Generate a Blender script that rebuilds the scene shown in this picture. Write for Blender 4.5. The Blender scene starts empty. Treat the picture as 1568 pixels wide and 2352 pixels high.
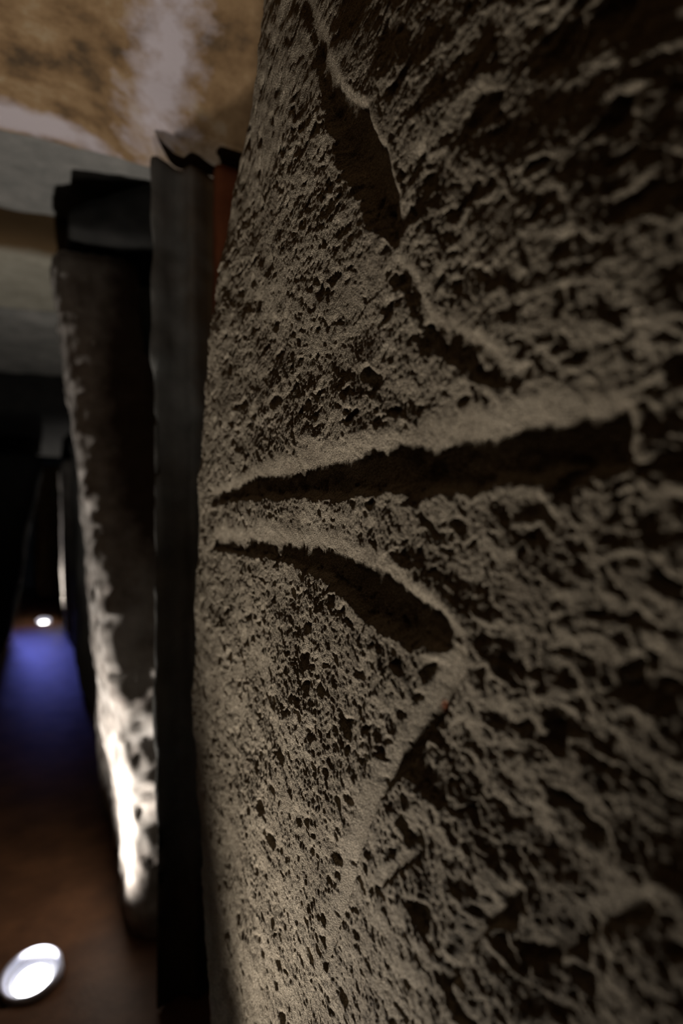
import bpy, math
import numpy as np
from mathutils import Vector, Matrix

sc = bpy.context.scene
COL = sc.collection

# ------------------------------------------------------------------ camera
# world: X across the passage (right is +), Y along the passage, Z up, floor at 0
YAW = math.radians(25.8)
cam_d = bpy.data.cameras.new('camera')
cam = bpy.data.objects.new('camera', cam_d)
COL.objects.link(cam)
cam.location = (0, 0, 0.9)
cam.rotation_euler = (math.radians(90), 0, -YAW)
cam_d.sensor_fit = 'VERTICAL'
cam_d.sensor_height = 36.0
cam_d.sensor_width = 24.0
cam_d.lens = 1400 / 2352 * 36.0
cam_d.clip_start = 0.01
cam_d.dof.use_dof = True
cam_d.dof.focus_distance = 0.52
cam_d.dof.aperture_fstop = 2.8
sc.camera = cam

# ------------------------------------------------------------------ world, exposure
w = bpy.data.worlds.new('world')
sc.world = w
w.use_nodes = True
w.node_tree.nodes['Background'].inputs[0].default_value = (0.7, 0.8, 1, 1)
w.node_tree.nodes['Background'].inputs[1].default_value = 0.0015
sc.view_settings.view_transform = 'Standard'
sc.view_settings.look = 'None'
sc.view_settings.gamma = 1.0
sc.view_settings.use_curve_mapping = False
sc.view_settings.exposure = 0.0
sc.cycles.use_denoising = True
sc.cycles.max_bounces = 4
sc.cycles.diffuse_bounces = 3
sc.cycles.glossy_bounces = 2
sc.cycles.adaptive_threshold = 0.03
sc.cycles.caustics_reflective = False
sc.cycles.caustics_refractive = False

LAMP_COL = (1.0, 0.93, 0.86)
NEAR_POWER, MID_POWER, FAR_POWER = 31.0, 52.0, 70.0

# daylight that falls in at the mouth of the passage, beyond the low lintel
day = bpy.data.lights.new('daylight', 'AREA')
day.shape = 'RECTANGLE'
day.size, day.size_y = 0.35, 0.5
day.energy = 0.75
day.spread = math.radians(26)
day.color = (0.20, 0.23, 1.0)
dayo = bpy.data.objects.new('daylight', day)
COL.objects.link(dayo)
dayo.location = (-0.16, 6.6, 1.30)
dayo.rotation_euler = (Vector((-0.14, 4.35, 0)) - dayo.location).to_track_quat('-Z', 'Y').to_euler()


# ------------------------------------------------------------------ noise helpers
def h3(ix, iy, iz, seed):
    n = (ix.astype(np.int64) * 374761393 + iy.astype(np.int64) * 668265263
         + iz.astype(np.int64) * 2147483647 + seed * 1274126177) & 0xffffffff
    n = ((n ^ (n >> 13)) * 1274126177) & 0xffffffff
    n = ((n ^ (n >> 16)) * 2246822519) & 0xffffffff
    return ((n ^ (n >> 15)) & 0xffffff).astype(np.float32) / np.float32(0x1000000)


def vnoise3(p, freq, seed):
    q = p * freq
    i = np.floor(q).astype(np.int64)
    t = (q - i).astype(np.float32)
    t = t * t * t * (t * (t * 6 - 15) + 10)
    out = 0
    for dx in (0, 1):
        for dy in (0, 1):
            for dz in (0, 1):
                wgt = (t[:, 0] if dx else 1 - t[:, 0]) * (t[:, 1] if dy else 1 - t[:, 1]) * (t[:, 2] if dz else 1 - t[:, 2])
                out = out + wgt * h3(i[:, 0] + dx, i[:, 1] + dy, i[:, 2] + dz, seed)
    return out * 2 - 1


def gnoise2(a, b, freq, seed):
    x = a * freq; y = b * freq
    ix = np.floor(x).astype(np.int64); iy = np.floor(y).astype(np.int64)
    fx = (x - ix).astype(np.float32); fy = (y - iy).astype(np.float32)
    ux = fx * fx * fx * (fx * (fx * 6 - 15) + 10); uy = fy * fy * fy * (fy * (fy * 6 - 15) + 10)
    z = np.zeros_like(ix)
    r = []
    for dx in (0, 1):
        for dy in (0, 1):
            ang = h3(ix + dx, iy + dy, z, seed) * np.float32(6.2831853)
            r.append(np.cos(ang) * (fx - dx) + np.sin(ang) * (fy - dy))
    a0 = r[0] * (1 - uy) + r[1] * uy
    a1 = r[2] * (1 - uy) + r[3] * uy
    return (a0 * (1 - ux) + a1 * ux) * 1.5


def pits2(a, b, cell, seed, keep, rmin, rmax):
    """pecked pits: a jittered pit in each cell, returns 0..1 pit depth"""
    x = a / cell; y = b / cell
    ix = np.floor(x).astype(np.int64); iy = np.floor(y).astype(np.int64)
    z = np.zeros_like(ix)
    out = np.zeros(len(x), np.float32)
    for dx in (-1, 0, 1):
        for dy in (-1, 0, 1):
            cx = ix + dx; cy = iy + dy
            px = cx + h3(cx, cy, z, seed); py = cy + h3(cx, cy, z, seed + 1)
            rr = rmin + (rmax - rmin) * h3(cx, cy, z, seed + 2)
            on = h3(cx, cy, z, seed + 3) < keep
            dp = 0.5 + 0.5 * h3(cx, cy, z, seed + 4)
            d = np.sqrt((x - px) ** 2 + (y - py) ** 2).astype(np.float32) / rr
            v = np.clip(1.4 * (1 - d), 0, 1)
            v = v * v * (3 - 2 * v) * dp * on
            out = np.maximum(out, v)
    return out


def sstep(a, b, x):
    t = np.clip((x - a) / (b - a), 0, 1)
    return t * t * (3 - 2 * t)


# ------------------------------------------------------------------ mesh + tagging helpers
def mesh_from(name, verts, quads, smooth=True, extra=()):
    me = bpy.data.meshes.new(name)
    nv = len(verts); nq = len(quads)
    lens = [4] * nq + [len(e) for e in extra]
    loops = np.concatenate([np.asarray(quads, np.int32).ravel()] + [np.asarray(e, np.int32) for e in extra])
    me.vertices.add(nv)
    me.vertices.foreach_set('co', np.asarray(verts, np.float32).ravel())
    me.loops.add(len(loops))
    me.loops.foreach_set('vertex_index', loops)
    me.polygons.add(len(lens))
    st = np.concatenate([[0], np.cumsum(lens)[:-1]]).astype(np.int32)
    me.polygons.foreach_set('loop_start', st)
    me.polygons.foreach_set('use_smooth', np.full(len(lens), smooth))
    me.update(calc_edges=True)
    return me


def add(name, me, mat, parent=None, label=None, cat=None, group=None, kind=None):
    o = bpy.data.objects.new(name, me)
    COL.objects.link(o)
    if me is not None and mat is not None:
        me.materials.clear(); me.materials.append(mat)
    if parent: o.parent = parent
    if label: o['label'] = label
    if cat: o['category'] = cat
    if group: o['group'] = group
    if kind: o['kind'] = kind
    return o


# ------------------------------------------------------------------ materials
def stone_mat(name, cols, scale=30, rough=0.9, bump=0.4, bscale=600, bdist=0.0012, extra=None, spec=0.2):
    """cols: list of (position, colour) on a fractal noise"""
    m = bpy.data.materials.new(name); m.use_nodes = True
    nt = m.node_tree; N = nt.nodes; L = nt.links
    b = N['Principled BSDF']
    b.inputs['Roughness'].default_value = rough
    b.inputs['Specular IOR Level'].default_value = spec
    tc = N.new('ShaderNodeTexCoord')
    n1 = N.new('ShaderNodeTexNoise'); n1.inputs['Scale'].default_value = scale
    n1.inputs['Detail'].default_value = 5; n1.inputs['Roughness'].default_value = 0.65
    L.new(tc.outputs['Object'], n1.inputs['Vector'])
    r = N.new('ShaderNodeValToRGB')
    e = r.color_ramp.elements
    while len(e) < len(cols): e.new(0.5)
    for el, (p, c) in zip(e, cols):
        el.position = p; el.color = (*c, 1)
    L.new(n1.outputs['Fac'], r.inputs['Fac'])
    n2 = N.new('ShaderNodeTexNoise'); n2.inputs['Scale'].default_value = bscale
    n2.inputs['Detail'].default_value = 2; n2.inputs['Roughness'].default_value = 0.7
    L.new(tc.outputs['Object'], n2.inputs['Vector'])
    bp = N.new('ShaderNodeBump'); bp.inputs['Strength'].default_value = bump; bp.inputs['Distance'].default_value = bdist
    L.new(n2.outputs['Fac'], bp.inputs['Height'])
    L.new(bp.outputs['Normal'], b.inputs['Normal'])
    out = r.outputs['Color']
    if extra: out = extra(nt, tc, out)
    L.new(out, b.inputs['Base Color'])
    return m


def patch_mix(nt, tc, base, col, centre, radii, noise_scale, lo, hi, wobble=0.6):
    """blend in a mineral or painted-shade patch of its own shape around a place on the stone"""
    N = nt.nodes; L = nt.links
    mp = N.new('ShaderNodeMapping'); mp.vector_type = 'POINT'
    mp.inputs['Scale'].default_value = [1 / r for r in radii]
    mp.inputs['Location'].default_value = [-c / r for c, r in zip(centre, radii)]
    L.new(tc.outputs['Object'], mp.inputs['Vector'])
    ln = N.new('ShaderNodeVectorMath'); ln.operation = 'LENGTH'
    L.new(mp.outputs['Vector'], ln.inputs[0])
    nz = N.new('ShaderNodeTexNoise'); nz.inputs['Scale'].default_value = noise_scale
    nz.inputs['Detail'].default_value = 4; nz.inputs['Roughness'].default_value = 0.6
    L.new(tc.outputs['Object'], nz.inputs['Vector'])
    ma = N.new('ShaderNodeMath'); ma.operation = 'MULTIPLY_ADD'
    ma.inputs[1].default_value = -wobble * 4; 
    L.new(nz.outputs['Fac'], ma.inputs[0]); L.new(ln.outputs['Value'], ma.inputs[2])
    mr = N.new('ShaderNodeMapRange')
    mr.inputs['From Min'].default_value = hi - wobble * 2; mr.inputs['From Max'].default_value = lo - wobble * 2
    L.new(ma.outputs[0], mr.inputs['Value'])
    mx = N.new('ShaderNodeMix'); mx.data_type = 'RGBA'
    L.new(mr.outputs['Result'], mx.inputs['Factor'])
    L.new(base, mx.inputs['A']); mx.inputs['B'].default_value = (*col, 1)
    return mx.outputs['Result']


def simple(name, col, rough=0.5, metal=0.0, emit=None, strength=0):
    m = bpy.data.materials.new(name); m.use_nodes = True
    b = m.node_tree.nodes['Principled BSDF']
    b.inputs['Base Color'].default_value = (*col, 1)
    b.inputs['Roughness'].default_value = rough
    b.inputs['Metallic'].default_value = metal
    if emit:
        b.inputs['Emission Color'].default_value = (*emit, 1)
        b.inputs['Emission Strength'].default_value = strength
    return m


def granite_extra(nt, tc, out):
    out = patch_mix(nt, tc, out, (0.55, 0.16, 0.06), (0.2, 0.296, 0.785), (0.03, 0.006, 0.006), 300, 0.4, 1.0, 0.2)
    # small pale and dark mineral grains
    N = nt.nodes; L = nt.links
    v = N.new('ShaderNodeTexNoise'); v.inputs['Scale'].default_value = 640; v.inputs['Detail'].default_value = 2
    L.new(tc.outputs['Object'], v.inputs['Vector'])
    mr = N.new('ShaderNodeMapRange'); mr.inputs['From Min'].default_value = 0.3; mr.inputs['From Max'].default_value = 0.7
    mr.inputs['To Min'].default_value = 0.55; mr.inputs['To Max'].default_value = 1.42
    L.new(v.outputs['Fac'], mr.inputs['Value'])
    mx = N.new('ShaderNodeMix'); mx.data_type = 'RGBA'; mx.blend_type = 'MULTIPLY'; mx.inputs['Factor'].default_value = 1
    L.new(out, mx.inputs['A']); L.new(mr.outputs['Result'], mx.inputs['B'])
    return mx.outputs['Result']


M_MAIN = stone_mat('carved_granite', [(0.25, (0.28, 0.226, 0.16)), (0.5, (0.40, 0.333, 0.24)), (0.75, (0.50, 0.42, 0.31))],
                   scale=22, bump=1.0, bscale=760, bdist=0.003, extra=granite_extra)
M_GREY = stone_mat('grey_granite', [(0.3, (0.15, 0.15, 0.138)), (0.7, (0.26, 0.25, 0.23))], scale=14)
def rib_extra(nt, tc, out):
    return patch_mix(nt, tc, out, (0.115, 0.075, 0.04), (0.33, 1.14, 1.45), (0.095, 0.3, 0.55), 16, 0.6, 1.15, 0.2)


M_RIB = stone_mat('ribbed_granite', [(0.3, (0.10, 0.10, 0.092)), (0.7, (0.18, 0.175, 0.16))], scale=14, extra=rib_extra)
M_PALE = stone_mat('pale_granite', [(0.3, (0.20, 0.17, 0.15)), (0.5, (0.34, 0.31, 0.28)), (0.72, (0.48, 0.45, 0.42))], scale=16)


def shade_extra(nt, tc, out):  # near face darkened by colour to stand in for the unlit gap
    return patch_mix(nt, tc, out, (0.07, 0.048, 0.033), (0.285, 1.62, 1.22), (0.165, 0.27, 0.66), 18, 0.8, 1.1, 0.12)


M_LEAN = stone_mat('shade_patched_granite', [(0.3, (0.20, 0.17, 0.15)), (0.5, (0.34, 0.31, 0.28)), (0.72, (0.48, 0.45, 0.42))], scale=16, extra=shade_extra)
M_BROWN = stone_mat('brown_granite', [(0.3, (0.13, 0.085, 0.045)), (0.7, (0.26, 0.18, 0.10))], scale=18)
M_OCHRE = stone_mat('ochre_stone', [(0.3, (0.13, 0.04, 0.015)), (0.7, (0.21, 0.066, 0.024))], scale=18)
M_SHADE = stone_mat('shade_black_stone', [(0.3, (0.012, 0.012, 0.011)), (0.7, (0.022, 0.021, 0.019))], scale=14)  # near-black colour stands in for shade on stones the lamps still reach
M_LONG = stone_mat('smooth_grey_granite', [(0.3, (0.38, 0.385, 0.37)), (0.7, (0.50, 0.50, 0.48))], scale=10)
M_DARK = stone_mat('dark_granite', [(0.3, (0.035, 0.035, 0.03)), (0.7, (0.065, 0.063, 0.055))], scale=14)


def cap_extra(nt, tc, out):
    white = (0.42, 0.37, 0.38)
    out = patch_mix(nt, tc, out, white, (-0.06, 1.32, 1.65), (0.22, 0.045, 0.3), 22, 0.6, 1.3, 0.35)
    out = patch_mix(nt, tc, out, white, (0.17, 1.02, 1.65), (0.05, 0.20, 0.3), 26, 0.3, 1.4, 0.6)
    out = patch_mix(nt, tc, out, (0.33, 0.27, 0.21), (0.30, 1.24, 1.65), (0.09, 0.10, 0.3), 24, 0.3, 1.6, 0.6)
    return out


M_CAP = stone_mat('ochre_capstone', [(0.32, (0.07, 0.045, 0.024)), (0.45, (0.165, 0.10, 0.047)), (0.57, (0.235, 0.15, 0.075)), (0.70, (0.30, 0.23, 0.14))],
                  scale=12, extra=cap_extra, bscale=200, bdist=0.003)
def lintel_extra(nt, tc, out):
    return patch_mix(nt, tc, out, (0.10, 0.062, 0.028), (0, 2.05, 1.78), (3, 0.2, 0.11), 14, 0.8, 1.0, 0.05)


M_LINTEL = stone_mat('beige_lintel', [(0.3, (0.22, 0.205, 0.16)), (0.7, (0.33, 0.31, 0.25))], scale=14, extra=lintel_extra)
M_FLOOR = stone_mat('earth_floor', [(0.3, (0.09, 0.042, 0.022)), (0.7, (0.20, 0.095, 0.046))], scale=9, rough=0.5, spec=0.4, bscale=120, bdist=0.002)
M_RIM = simple('white_enamel', (0.68, 0.72, 0.9), 0.5)
M_CUP = simple('satin_reflector', (0.15, 0.155, 0.2), 0.5, 0.0)
M_LENS = simple('lit_lens', (1, 1, 1), 0.3, 0, (1.0, 0.98, 0.97), 11.0)

M_LENS.cycles.emission_sampling = 'NONE'

# ------------------------------------------------------------------ floor
gx = np.linspace(-1.6, 1.2, 141); gy = np.linspace(-1.4, 8.2, 401)
GX, GY = np.meshgrid(gx, gy)
fz = gnoise2(GX.ravel(), GY.ravel(), 2.5, 71) * 0.004 + gnoise2(GX.ravel(), GY.ravel(), 11, 72) * 0.002 - 0.004
# leave wells where the three spotlights are sunk
LAMPS = [(-0.015, 0.60), (-0.026, 1.314), (-0.022, 5.52)]
for lx, ly in LAMPS:
    dd = np.hypot(GX.ravel() - lx, GY.ravel() - ly)
    fz = np.where(dd < 0.045, -0.06, fz)
v = np.stack([GX.ravel(), GY.ravel(), fz], 1)
nx, ny = len(gx), len(gy)
ii, jj = np.meshgrid(np.arange(nx - 1), np.arange(ny - 1))
a0 = (jj * nx + ii).ravel()
fl = add('floor', mesh_from('floor', v, np.stack([a0, a0 + 1, a0 + nx + 1, a0 + nx], 1)), M_FLOOR,
         label='dark brown trodden floor of the passage', kind='structure')

# ------------------------------------------------------------------ the carved stone
CA, SA = math.cos(YAW), math.sin(YAW)
FACE_X = 0.20


def edge_profile(z):
    """far edge of the carved stone: rounding radius and place of the edge at a height"""
    R = 0.045 + 0.10 * sstep(1.05, 1.55, z)
    return R, np.interp(z, EDGE_Z, EDGE_Y)


# outline of the stone's far edge, metres (height, distance along the passage)
_lim = [(-200, 640), (0, 607), (200, 580), (380, 540), (600, 507), (900, 480), (1100, 467), (1300, 457), (1600, 446), (1800, 451), (2000, 466), (2200, 486), (2352, 497), (2550, 510)]
EDGE_Z, EDGE_Y = [], []
for py, px in _lim:
    ph = YAW + math.atan((px - 784) / 1400)
    zz = 1.2
    for _ in range(6):
        R = float(0.045 + 0.10 * sstep(1.05, 1.55, zz))
        Ye = R + ((FACE_X + R) * math.cos(ph) - R) / math.sin(ph)
        lx = FACE_X + R - R * math.cos(ph); ly = Ye - R + R * math.sin(ph)
        zz = 0.9 - (py - 1176) / 1400 * (lx * SA + ly * CA)
    EDGE_Z.append(zz); EDGE_Y.append(Ye)
o_ = np.argsort(EDGE_Z); EDGE_Z = np.array(EDGE_Z)[o_]; EDGE_Y = np.array(EDGE_Y)[o_]

# grooves on the face: (line of (Y, z), upper wall width, floor width, depth), metres, light from below
GROOVES = [
    # long level bar
    ([(0.80, 0.919), (0.666, 0.930), (0.528, 0.935), (0.417, 0.936), (0.339, 0.934), (0.27, 0.934), (0.226, 0.939), (0.186, 0.938)],
     [0.014, 0.019, 0.024, 0.025, 0.025, 0.025, 0.022, 0.018], [0.011, 0.015, 0.021, 0.024, 0.021, 0.022, 0.023, 0.021], 0.36),
    # curved bar below it
    ([(0.79, 0.863), (0.604, 0.868), (0.496, 0.865), (0.432, 0.861), (0.368, 0.853), (0.318, 0.840), (0.276, 0.828)],
     [0.016, 0.020, 0.022, 0.024, 0.022, 0.018, 0.012], [0.012, 0.015, 0.018, 0.021, 0.029, 0.024, 0.006], 0.32),
    # long oblique line running down
    ([(0.276, 0.819), (0.29, 0.799), (0.308, 0.774), (0.328, 0.746), (0.35, 0.721), (0.368, 0.689), (0.388, 0.656), (0.409, 0.612), (0.428, 0.571), (0.44, 0.54)],
     [0.013] * 8 + [0.011, 0.008], [0.008, 0.009, 0.009, 0.009, 0.008, 0.007, 0.006, 0.005, 0.004, 0.003], 0.8),
    # upper hook
    ([(0.496, 1.348), (0.467, 1.286), (0.441, 1.236), (0.402, 1.194), (0.375, 1.153), (0.356, 1.111), (0.345, 1.086)],
     [0.012] * 7, [0.006, 0.010, 0.020, 0.036, 0.032, 0.022, 0.010], 0.30),
    ([(0.345, 1.063), (0.308, 1.014), (0.27, 0.991), (0.244, 0.972)],
     [0.008] * 4, [0.007, 0.012, 0.013, 0.008], 0.26),
    # small hook low on the near side
    ([(0.235, 0.707), (0.255, 0.685), (0.27, 0.661), (0.28, 0.639)],
     [0.012] * 4, [0.007, 0.006, 0.005, 0.005], 0.9),
    ([(0.283, 0.641), (0.266, 0.633), (0.25, 0.628)], [0.005] * 3, [0.006, 0.006, 0.006], 0.4),
    ([(0.228, 0.687), (0.203, 0.71), (0.173, 0.738)], [0.007] * 3, [0.006, 0.007, 0.006], 0.4),
    ([(0.308, 0.697), (0.339, 0.666), (0.356, 0.65)], [0.007] * 3, [0.004, 0.004, 0.003], 0.5),
]
# deep single pits: (Y, z, radius)
DEEP_PITS = [(0.534, 0.825, 0.0074), (0.502, 0.827, 0.0045), (0.362, 0.869, 0.0035), (0.389, 1.000, 0.0081), (0.402, 0.972, 0.0042), (0.512, 0.990, 0.0046), (0.486, 0.749, 0.0063), (0.421, 0.825, 0.0052), (0.381, 0.825, 0.0064), (0.534, 0.716, 0.0074), (0.496, 0.721, 0.0050), (0.323, 1.126, 0.0077), (0.345, 1.056, 0.0066), (0.334, 1.091, 0.0072), (0.362, 1.099, 0.0054), (0.208, 0.768, 0.0066), (0.321, 0.708, 0.0056), (0.215, 0.795, 0.0068), (0.449, 0.667, 0.0041), (0.402, 0.735, 0.0046)]
SCRATCH = [([(0.534, 1.06), (0.534, 1.028), (0.528, 0.979), (0.519, 0.934), (0.526, 0.89), (0.519, 0.819), (0.515, 0.77)], 0.0017, 0.0024),
           ([(0.717, 0.783), (0.687, 0.727), (0.666, 0.672)], 0.002, 0.0024),
           ([(0.60, 0.46), (0.585, 0.40), (0.575, 0.33)], 0.002, 0.0022)]


def build_carved():
    # heights: dense where the photo looks, coarse above and below
    zs = np.concatenate([np.linspace(0, 0.22, 40, endpoint=False), np.linspace(0.22, 0.45, 150, endpoint=False),
                         np.linspace(0.45, 1.25, 800, endpoint=False), np.linspace(1.25, 1.64, 170)])
    nz = len(zs)
    # loop around the stone, t in metres measured along the face: t<=0 is the face (Y = Ye-R+t)
    ft = -np.concatenate([np.linspace(1.75, 0.80, 40, endpoint=False), np.linspace(0.80, 0.62, 150, endpoint=False),
                          np.linspace(0.62, 0.20, 420, endpoint=False), np.linspace(0.20, 0.0, 170)])
    arc = np.linspace(0, 1, 40)[1:]
    side = np.linspace(0, 1, 14)[1:]
    nf, na, ns = len(ft), len(arc), len(side)
    R, Ye = edge_profile(zs)
    cols = nf + na + ns + 2
    X = np.zeros((nz, cols)); Y = np.zeros((nz, cols)); S = np.zeros((nz, cols))
    NX = np.zeros((nz, cols)); NY = np.zeros((nz, cols))
    yc = Ye - R
    Y[:, :nf] = yc[:, None] + ft[None, :]
    X[:, :nf] = FACE_X; NX[:, :nf] = -1
    S[:, :nf] = Y[:, :nf]
    th = arc[None, :] * (math.pi / 2)
    X[:, nf:nf + na] = FACE_X + R[:, None] * (1 - np.cos(th))
    Y[:, nf:nf + na] = yc[:, None] + R[:, None] * np.sin(th)
    NX[:, nf:nf + na] = -np.cos(th); NY[:, nf:nf + na] = np.sin(th)
    S[:, nf:nf + na] = yc[:, None] + R[:, None] * th
    k = nf + na
    X[:, k:k + ns] = (FACE_X + R)[:, None] + side[None, :] * (0.58 - FACE_X - R)[:, None]
    Y[:, k:k + ns] = Ye[:, None]
    NY[:, k:k + ns] = 1
    S[:, k:k + ns] = S[:, k - 1:k] + (X[:, k:k + ns] - X[:, k - 1:k])
    X[:, -2] = 0.58; Y[:, -2] = -1.1; NX[:, -2] = 1; S[:, -2] = 5
    X[:, -1] = 0.25; Y[:, -1] = -1.1; NY[:, -1] = -1; S[:, -1] = 6
    Z = np.repeat(zs[:, None], cols, 1)
    s = S.ravel(); z = Z.ravel()
    # warp the texture coordinates so that nothing runs straight
    ws = s + 0.006 * gnoise2(s, z, 45, 3) + 0.003 * gnoise2(s, z, 110, 4)
    wz = z + 0.006 * gnoise2(s, z, 45, 5) + 0.003 * gnoise2(s, z, 110, 6)
    D = 0.010 * gnoise2(s, z, 2.6, 11) + 0.006 * gnoise2(s, z, 7, 12)
    D -= 0.60 * np.maximum(0, 0.36 - s) ** 2 * (s > -0.2) + 0.0
    D -= 0.55 * np.maximum(0, z - 0.98) ** 2 * (1 - sstep(0.22, 0.55, s))
    D = np.where(s < -0.2, D - 0.60 * 0.56 ** 2, D)
    # the pecked skin: lumps drawn out along the stone, grain, and sharp pits
    hs = ws * 0.72
    patch = 0.85 + 0.45 * gnoise2(s, z, 9, 19)
    fine = 0.0025 * gnoise2(s * 0.7, z, 20, 13)
    fine += 0.0014 * gnoise2(hs, wz, 46, 14)
    fine += patch * 0.0011 * gnoise2(hs, wz, 105, 16)
    fine += patch * 0.00075 * gnoise2(ws, wz, 220, 17)
    fine += 0.00060 * gnoise2(s, z, 430, 18)
    mask = sstep(-0.35, 0.35, gnoise2(s, z, 14, 21))
    fine -= 0.0048 * pits2(hs, wz, 0.026, 20, 0.27, 0.16, 0.42)
    fine -= 0.0034 * pits2(hs, wz, 0.0125, 30, 0.34, 0.22, 0.5) * (0.45 + 0.55 * mask)
    fine -= 0.0017 * pits2(ws, wz, 0.0068, 40, 0.30, 0.3, 0.6) * (0.4 + 0.6 * mask)
    gro = np.zeros_like(s); rough = np.ones_like(s)
    jit = 0.0035 * gnoise2(s, z, 38, 50) + 0.0018 * gnoise2(s, z, 120, 51) + 0.0008 * gnoise2(s, z, 300, 52)
    for line, up, dn, slope in GROOVES:
        P = np.array(line)
        m = np.where((s > P[:, 0].min() - 0.07) & (s < P[:, 0].max() + 0.07) & (z > P[:, 1].min() - 0.07) & (z < P[:, 1].max() + 0.07))[0]
        q = np.stack([s[m], z[m]], 1)
        bd = np.full(len(m), 9.0); bs = np.zeros(len(m)); bu = np.zeros(len(m)); bw = np.zeros(len(m)); be = np.zeros(len(m))
        for i in range(len(P) - 1):
            a, b = P[i], P[i + 1]
            d = b - a; Ln = np.hypot(*d)
            tr = ((q - a) @ d) / Ln ** 2
            t = np.clip(tr, 0, 1)
            c = a + t[:, None] * d
            n = np.array([-d[1], d[0]]) / Ln
            if n[1] < 0: n = -n
            e = q - c
            dist = np.hypot(e[:, 0], e[:, 1])
            sgn = np.sign(e @ n); sgn[sgn == 0] = 1
            over = np.zeros(len(m))
            if i == 0: over = np.maximum(over, -tr * Ln)
            if i == len(P) - 2: over = np.maximum(over, (tr - 1) * Ln)
            k_ = dist < bd
            bd = np.where(k_, dist, bd); bs = np.where(k_, dist * sgn, bs)
            bu = np.where(k_, up[i] + (up[i + 1] - up[i]) * t, bu)
            bw = np.where(k_, dn[i] + (dn[i + 1] - dn[i]) * t, bw)
            be = np.where(k_, over, be)
        vv = bs + jit[m] * (0.3 if line[0][1] == 0.819 else 1.0)
        depth = bw * slope
        prof = np.where(vv > 0, 1 - sstep(0, 1, vv / bu), 1 - sstep(-bw * 0.55, 0, -(vv + bw)) * 0 - sstep(bw * 0.72, bw * 1.12, -vv))
        prof = np.clip(prof, 0, 1) * (1 - sstep(0.0, 0.012, be))
        gro[m] = np.maximum(gro[m], depth * prof)
        sm = np.where(vv > 0, 1 - sstep(0.5, 1.3, vv / bu), 1 - sstep(0.2, 0.7, -vv / bw)) * (1 - sstep(0.0, 0.01, be))
        rough[m] = np.minimum(rough[m], 1 - 0.66 * np.clip(sm, 0, 1))
    for line, wid, dep in SCRATCH:
        P = np.array(line)
        m = np.where((s > P[:, 0].min() - 0.02) & (s < P[:, 0].max() + 0.02) & (z > P[:, 1].min() - 0.02) & (z < P[:, 1].max() + 0.02))[0]
        sx = np.interp(z[m], P[::-1, 1], P[::-1, 0]) + 0.002 * gnoise2(z[m], z[m] * 0, 40, 60)
        d = (s[m] - sx) / wid
        gro[m] += dep * np.exp(-d * d) * sstep(P[-1, 1], P[-1, 1] + 0.02, z[m]) * (1 - sstep(P[0, 1] - 0.02, P[0, 1], z[m]))
    for py, pz, pr in DEEP_PITS:
        m = np.where((np.abs(s - py) < pr * 2.5) & (np.abs(z - pz) < pr * 2))[0]
        d = np.hypot((ws[m] - py) / 1.25, wz[m] - pz) / pr
        fine[m] -= 0.75 * pr * (1 - sstep(0.25, 1.15, d))
    D = D + fine * rough - gro
    D[s > 4] = 0
    D = D.reshape(nz, cols)
    X += NX * D; Y += NY * D
    verts = np.stack([X.ravel(), Y.ravel(), Z.ravel()], 1)
    i, j = np.meshgrid(np.arange(cols), np.arange(nz - 1))
    i2 = (i + 1) % cols
    q = np.stack([j * cols + i, (j + 1) * cols + i, (j + 1) * cols + i2, j * cols + i2], -1).reshape(-1, 4)
    bottom = list(range(cols)); top = [(nz - 1) * cols + c for c in reversed(range(cols))]
    return mesh_from('carved_standing_stone', verts, q, True, [bottom, top])


add('carved_standing_stone', build_carved(), M_MAIN,
    label='large brown pitted standing stone carved with grooved bars and hooks, filling the right side',
    cat='standing stone', group='stones lining the passage')


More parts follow.
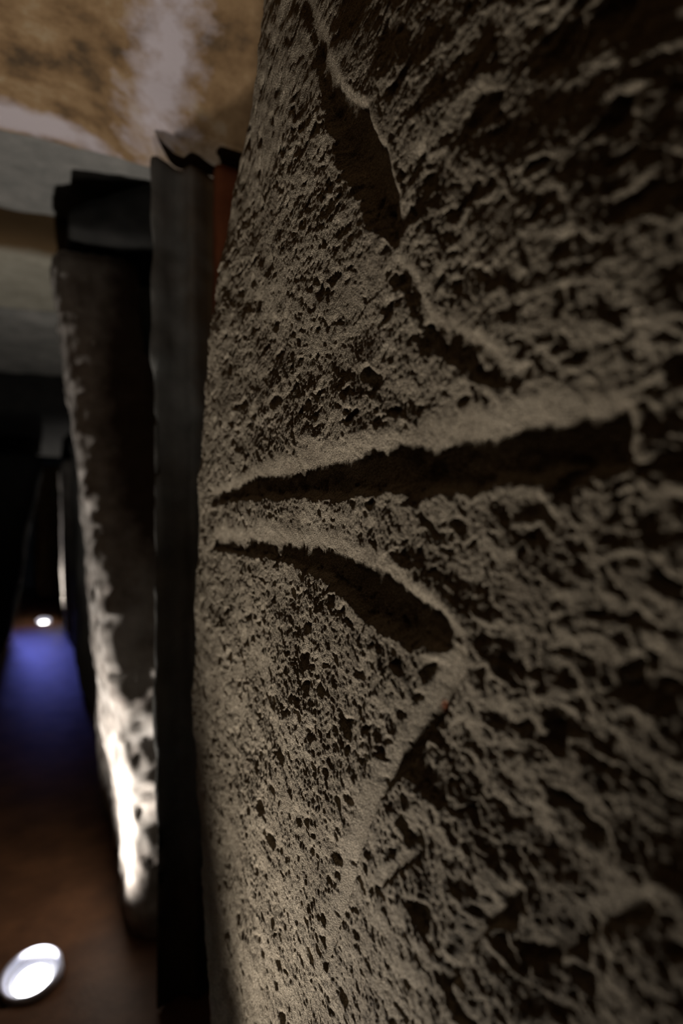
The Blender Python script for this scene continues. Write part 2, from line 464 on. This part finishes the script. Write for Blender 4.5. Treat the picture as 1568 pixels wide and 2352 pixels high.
# ------------------------------------------------------------------ generic rough stone
def block(name, lo, hi, res, mat, k=7, amp=(0.012, 0.005, 0.002), freq=(5, 16, 50), seed=1, deform=None, **tags):
    """rounded, rough stone block between two corners, then bent by deform(P, unit)"""
    lo = np.array(lo, float); hi = np.array(hi, float)
    half = (hi - lo) / 2; cen = (hi + lo) / 2
    n = [int(min(150, max(6, round(2 * h_ / res)))) for h_ in half]
    V = []; F = []; off = 0
    for ax in range(3):
        u, w_ = [a for a in range(3) if a != ax]
        for sg in (-1, 1):
            gu = np.linspace(-1, 1, n[u] + 1); gw = np.linspace(-1, 1, n[w_] + 1)
            A, B = np.meshgrid(gu, gw)
            p = np.zeros((A.size, 3)); p[:, u] = A.ravel(); p[:, w_] = B.ravel(); p[:, ax] = sg
            i, j = np.meshgrid(np.arange(n[u]), np.arange(n[w_]))
            b = (j * (n[u] + 1) + i).ravel() + off
            q = np.stack([b, b + 1, b + n[u] + 2, b + n[u] + 1], 1)
            flip = (sg > 0) == (ax == 1)
            F.append(q[:, ::-1] if flip else q)
            V.append(p); off += len(p)
    V = np.concatenate(V); F = np.concatenate(F)
    _, ix, inv = np.unique(np.round(V * 1e5).astype(np.int64), axis=0, return_index=True, return_inverse=True)
    V = V[ix]; F = inv.reshape(-1)[F]
    U = V.copy()
    # round only near the edges, with the same radius on all sides
    rad = min(half) * 2.0 / k
    core = np.maximum(half - rad, half * 0.2)
    P = V * half
    C = np.clip(P, -core, core)
    d = P - C
    ln = np.linalg.norm(d, axis=1, keepdims=True); mx = np.abs(d).max(axis=1, keepdims=True)
    P = C + np.where(ln > 1e-9, d / np.maximum(ln, 1e-9) * mx, 0)
    P = P + cen
    if deform: P = deform(P, U)
    # vertex normals
    a, b, c, d4 = (P[F[:, i]] for i in range(4))
    fn = np.cross(c - a, d4 - b)
    vn = np.zeros_like(P)
    for i in range(4): np.add.at(vn, F[:, i], fn)
    vn /= np.maximum(np.linalg.norm(vn, axis=1, keepdims=True), 1e-12)
    disp = 0
    for a_, f_, i_ in zip(amp, freq, range(9)):
        disp = disp + a_ * vnoise3(P, f_, seed * 10 + i_)
    P = P + vn * np.asarray(disp)[:, None]
    return add(name, mesh_from(name, P, F), mat, **tags)


def lean(x0=0, y0=0, dx=0, dy=0, curve=0, top=1.6):
    def f(P, U):
        t = P[:, 2] / top
        P = P.copy()
        P[:, 0] += dx * t + curve * t * (1 - t) * 4
        P[:, 1] += dy * t
        return P
    return f


ST = dict(cat='standing stone', group='stones lining the passage')
# dark grey narrow stone right behind the carved one
def ribs(P, U):
    P = P.copy()
    P[:, 1] += 0.012 * np.sin(P[:, 0] * 95 + 0.6 * np.sin(P[:, 2] * 3)) * (U[:, 1] < 0)
    P[:, 0] += 0.010 * np.sin(P[:, 2] * 2.4 + 0.5) + (P[:, 1] - 1.14) * 0.7 * (1 - U[:, 0]) / 2
    return P
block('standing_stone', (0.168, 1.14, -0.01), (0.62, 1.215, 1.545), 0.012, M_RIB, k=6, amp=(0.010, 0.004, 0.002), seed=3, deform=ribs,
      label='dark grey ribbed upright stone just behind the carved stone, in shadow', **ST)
# an ochre sliver in the gap
block('wedge_stone', (0.276, 1.085, 1.16), (0.42, 1.115, 1.53), 0.012, M_OCHRE, k=4, amp=(0.004, 0.002), freq=(12, 40), seed=5,
      label='thin orange stone sliver against the edge of the carved stone, below the ceiling', cat='wedge stone')


# pale leaning stone lit by the spotlight
def lean3(P, U):
    P = P.copy()
    t = np.clip(P[:, 2] / 1.6, 0, 1)
    P[:, 0] += -0.15 * t ** 0.9 + 0.02 * np.sin(t * 3.1)
    near = (1 - U[:, 1]) / 2
    P[:, 1] += near * np.interp(P[:, 2], [0, 0.5, 0.76, 1.03, 1.31, 1.6], [0, 0.07, 0.15, 0.24, 0.32, 0.41])
    # worn foot
    P[:, 0] += 0.012 * near * (1 - sstep(0.0, 0.2, P[:, 2]))
    return P
block('standing_stone', (0.160, 1.33, -0.01), (0.36, 2.0, 1.575), 0.009, M_LEAN, k=6, amp=(0.015, 0.006, 0.004), freq=(5, 18, 55), seed=7, deform=lean3,
      label='pale leaning stone with a bright floodlit rough edge beside the floor spotlight', **ST)


def wedge(P, U):
    P = P.copy()
    top = (U[:, 2] + 1) / 2
    P[:, 2] = np.minimum(P[:, 2] + (P[:, 0] - 0.05) * 0.55 * top, 1.757)
    return P
block('wedge_stone', (0.05, 1.66, 1.605), (0.44, 2.0, 1.66), 0.012, M_SHADE, k=4, amp=(0.006, 0.003), freq=(8, 30), seed=8, deform=wedge,
      label='wedge stone coloured black as shade, with sloping top packed between leaning stone and grey capstone', cat='wedge stone')
def bow(P, U):
    P = P.copy(); P[:, 0] += 0.07 * np.maximum(0, 3.2 - P[:, 1]) * (1 - U[:, 0]) / 2
    return P
block('standing_stone', (0.15, 2.06, -0.01), (0.55, 4.42, 1.40), 0.03, M_LONG, k=6, amp=(0.012, 0.005, 0.002), seed=9, deform=bow,
      label='long smooth grey upright stone behind the pale leaning stone, dimly lit', **ST)
block('standing_stone', (0.128, 4.70, -0.01), (0.50, 5.75, 1.27), 0.025, M_PALE, k=7, amp=(0.010, 0.005, 0.002), seed=10, deform=lean(dx=-0.045, top=1.4),
      label='distant pale upright stone showing as a thin lit strip beside the far spotlight', **ST)
block('standing_stone', (-0.12, 6.9, -0.01), (0.62, 7.3, 1.40), 0.04, M_BROWN, k=5, amp=(0.03, 0.01), freq=(4, 14), seed=11,
      label='dark brown stone closing the far end behind the small far spotlight', **ST)
block('standing_stone', (-0.75, 4.25, -0.01), (-0.24, 5.20, 1.28), 0.03, M_SHADE, k=5, amp=(0.02, 0.008), freq=(4, 14), seed=12, deform=lean(dx=0.26, top=1.5),
      label='stone coloured black as shade, leaning in from the left in front of the far spotlight', **ST)
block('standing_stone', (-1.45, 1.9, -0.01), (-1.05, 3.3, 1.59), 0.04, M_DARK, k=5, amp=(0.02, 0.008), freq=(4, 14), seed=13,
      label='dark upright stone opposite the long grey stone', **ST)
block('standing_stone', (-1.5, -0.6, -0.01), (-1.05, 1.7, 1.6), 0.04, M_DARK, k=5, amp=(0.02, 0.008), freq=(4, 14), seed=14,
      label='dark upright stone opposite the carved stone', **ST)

# ------------------------------------------------------------------ capstones (roof slabs)
def sag(P, U):
    P = P.copy(); P[:, 2] -= np.maximum(0, P[:, 1] - 4.3) * 0.16
    return P


CS = dict(cat='capstone', group='roof slabs over the passage')
def capd(P, U):
    P = P.copy()
    low = (1 - U[:, 2]) / 2
    corner = sstep(0.02, 0.24, P[:, 0]) * sstep(0.88, 1.15, P[:, 1])
    P[:, 2] -= 0.088 * corner * low
    P[:, 1] -= 0.165 * corner * sstep(0.95, 1.385, P[:, 1])
    P[:, 1] += (-0.02 + 0.06 * np.cos(P[:, 0] * 3.2 - 0.35)) * (U[:, 1] > 0.6) * 0.5
    return P
block('capstone', (-1.5, -1.0, 1.65), (0.85, 1.385, 2.0), 0.016, M_CAP, k=9, amp=(0.014, 0.004, 0.0015), freq=(3, 12, 40), seed=20, deform=capd,
      label='nearest roof slab, ochre brown stained with whitish mineral patches', **CS)
block('capstone', (-1.3, 1.43, 1.77), (0.85, 2.02, 2.1), 0.02, M_GREY, k=8, amp=(0.012, 0.004, 0.0015), freq=(4, 14, 40), seed=21,
      label='smooth grey roof slab just past the ochre slab', **CS)
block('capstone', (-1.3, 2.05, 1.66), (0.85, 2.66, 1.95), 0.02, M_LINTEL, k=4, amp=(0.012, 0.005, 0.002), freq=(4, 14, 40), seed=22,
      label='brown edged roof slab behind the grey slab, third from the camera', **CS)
block('capstone', (-1.3, 2.70, 1.67), (0.85, 3.84, 1.95), 0.03, M_GREY, k=6, amp=(0.015, 0.006, 0.002), freq=(4, 14, 40), seed=23,
      label='dim grey roof slab fading into the dark, fourth from the camera', **CS)
block('capstone', (-1.3, 3.89, 1.46), (0.85, 5.25, 1.95), 0.05, M_SHADE, k=6, amp=(0.015, 0.006), freq=(4, 14), seed=24, deform=sag,
      label='roof slab coloured black as shade over the dark far stretch of the passage', **CS)
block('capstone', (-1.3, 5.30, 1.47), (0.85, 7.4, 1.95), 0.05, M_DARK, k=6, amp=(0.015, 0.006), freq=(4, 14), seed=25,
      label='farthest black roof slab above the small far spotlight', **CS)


# ------------------------------------------------------------------ floor spotlights
def lathe(name, prof, seg=64):
    vs = []; qs = []
    for r, z in prof:
        for k in range(seg):
            a = 2 * math.pi * k / seg
            vs.append((r * math.cos(a), r * math.sin(a), z))
    for i in range(len(prof) - 1):
        for k in range(seg):
            qs.append((i * seg + k, i * seg + (k + 1) % seg, (i + 1) * seg + (k + 1) % seg, (i + 1) * seg + k))
    return vs, qs


vs, qs = lathe('trim_ring', [(0.0425, -0.004), (0.0430, -0.003), (0.0470, 0.0022), (0.053, 0.0075), (0.0560, 0.0065), (0.0565, -0.012), (0.0425, -0.012), (0.0425, -0.004)])
ME_RIM = mesh_from('trim_ring', vs, qs)
vs, qs = lathe('reflector_cup', [(0.0424, -0.002), (0.041, -0.008), (0.0335, -0.0175), (0.0335, -0.022), (0.044, -0.022), (0.0445, -0.004), (0.0424, -0.002)])
ME_CUP = mesh_from('reflector_cup', vs, qs)
vs, qs = lathe('lens', [(0.0335, -0.019), (0.0330, -0.017), (0.028, -0.0152), (0.018, -0.0138), (0.008, -0.0132)])
ME_LENS = mesh_from('lens', vs, qs, True, [list(range(4 * 64, 5 * 64))])
vs, qs = lathe('housing', [(0.046, -0.012), (0.046, -0.055), (0.040, -0.060)])
ME_HOUSE = mesh_from('housing', vs, qs, True, [list(range(3 * 64 - 1, 2 * 64 - 1, -1))])
ME_RIM.materials.append(M_RIM); ME_CUP.materials.append(M_CUP); ME_LENS.materials.append(M_LENS); ME_HOUSE.materials.append(M_CUP)


def floor_light(x, y, label, tilt, power, half_deg, blend, aim, size=0.03):
    root = add('floor_spotlight', None, None, label=label, cat='floor light', group='spotlights sunk into the passage floor')
    root.location = (x, y, 0.012)
    root.rotation_euler = Vector((math.sin(math.radians(tilt[0])), math.sin(math.radians(tilt[1])), 1)).to_track_quat('Z', 'Y').to_euler()
    for n, me in (('trim_ring', ME_RIM), ('reflector_cup', ME_CUP), ('lens', ME_LENS), ('housing', ME_HOUSE)):
        add(n, me, me.materials[0], parent=root)
    ld = bpy.data.lights.new('spot_beam', 'SPOT')
    ld.energy = power; ld.color = LAMP_COL; ld.spot_size = math.radians(2 * half_deg); ld.spot_blend = blend
    ld.shadow_soft_size = size
    lo = bpy.data.objects.new('spot_beam', ld); COL.objects.link(lo)
    lo.location = (x, y, 0.024)
    lo.rotation_euler = Vector(aim).to_track_quat('-Z', 'Y').to_euler()
    return root


floor_light(*LAMPS[0], 'round white floor spotlight at the foot of the carved stone, below the view', (0, 0), NEAR_POWER, 42, 1.0, (0.0, -0.10, 1), 0.026)
floor_light(*LAMPS[1], 'large round glowing floor spotlight with white ring, near the bottom left', (-7, -13), MID_POWER, 62, 1.0, (0.2, 0.44, 1), 0.02)
floor_light(*LAMPS[2], 'small distant glowing floor spotlight at the end of the passage', (0, -22), FAR_POWER, 48, 1.0, (0.35, -0.1, 1), 0.02)
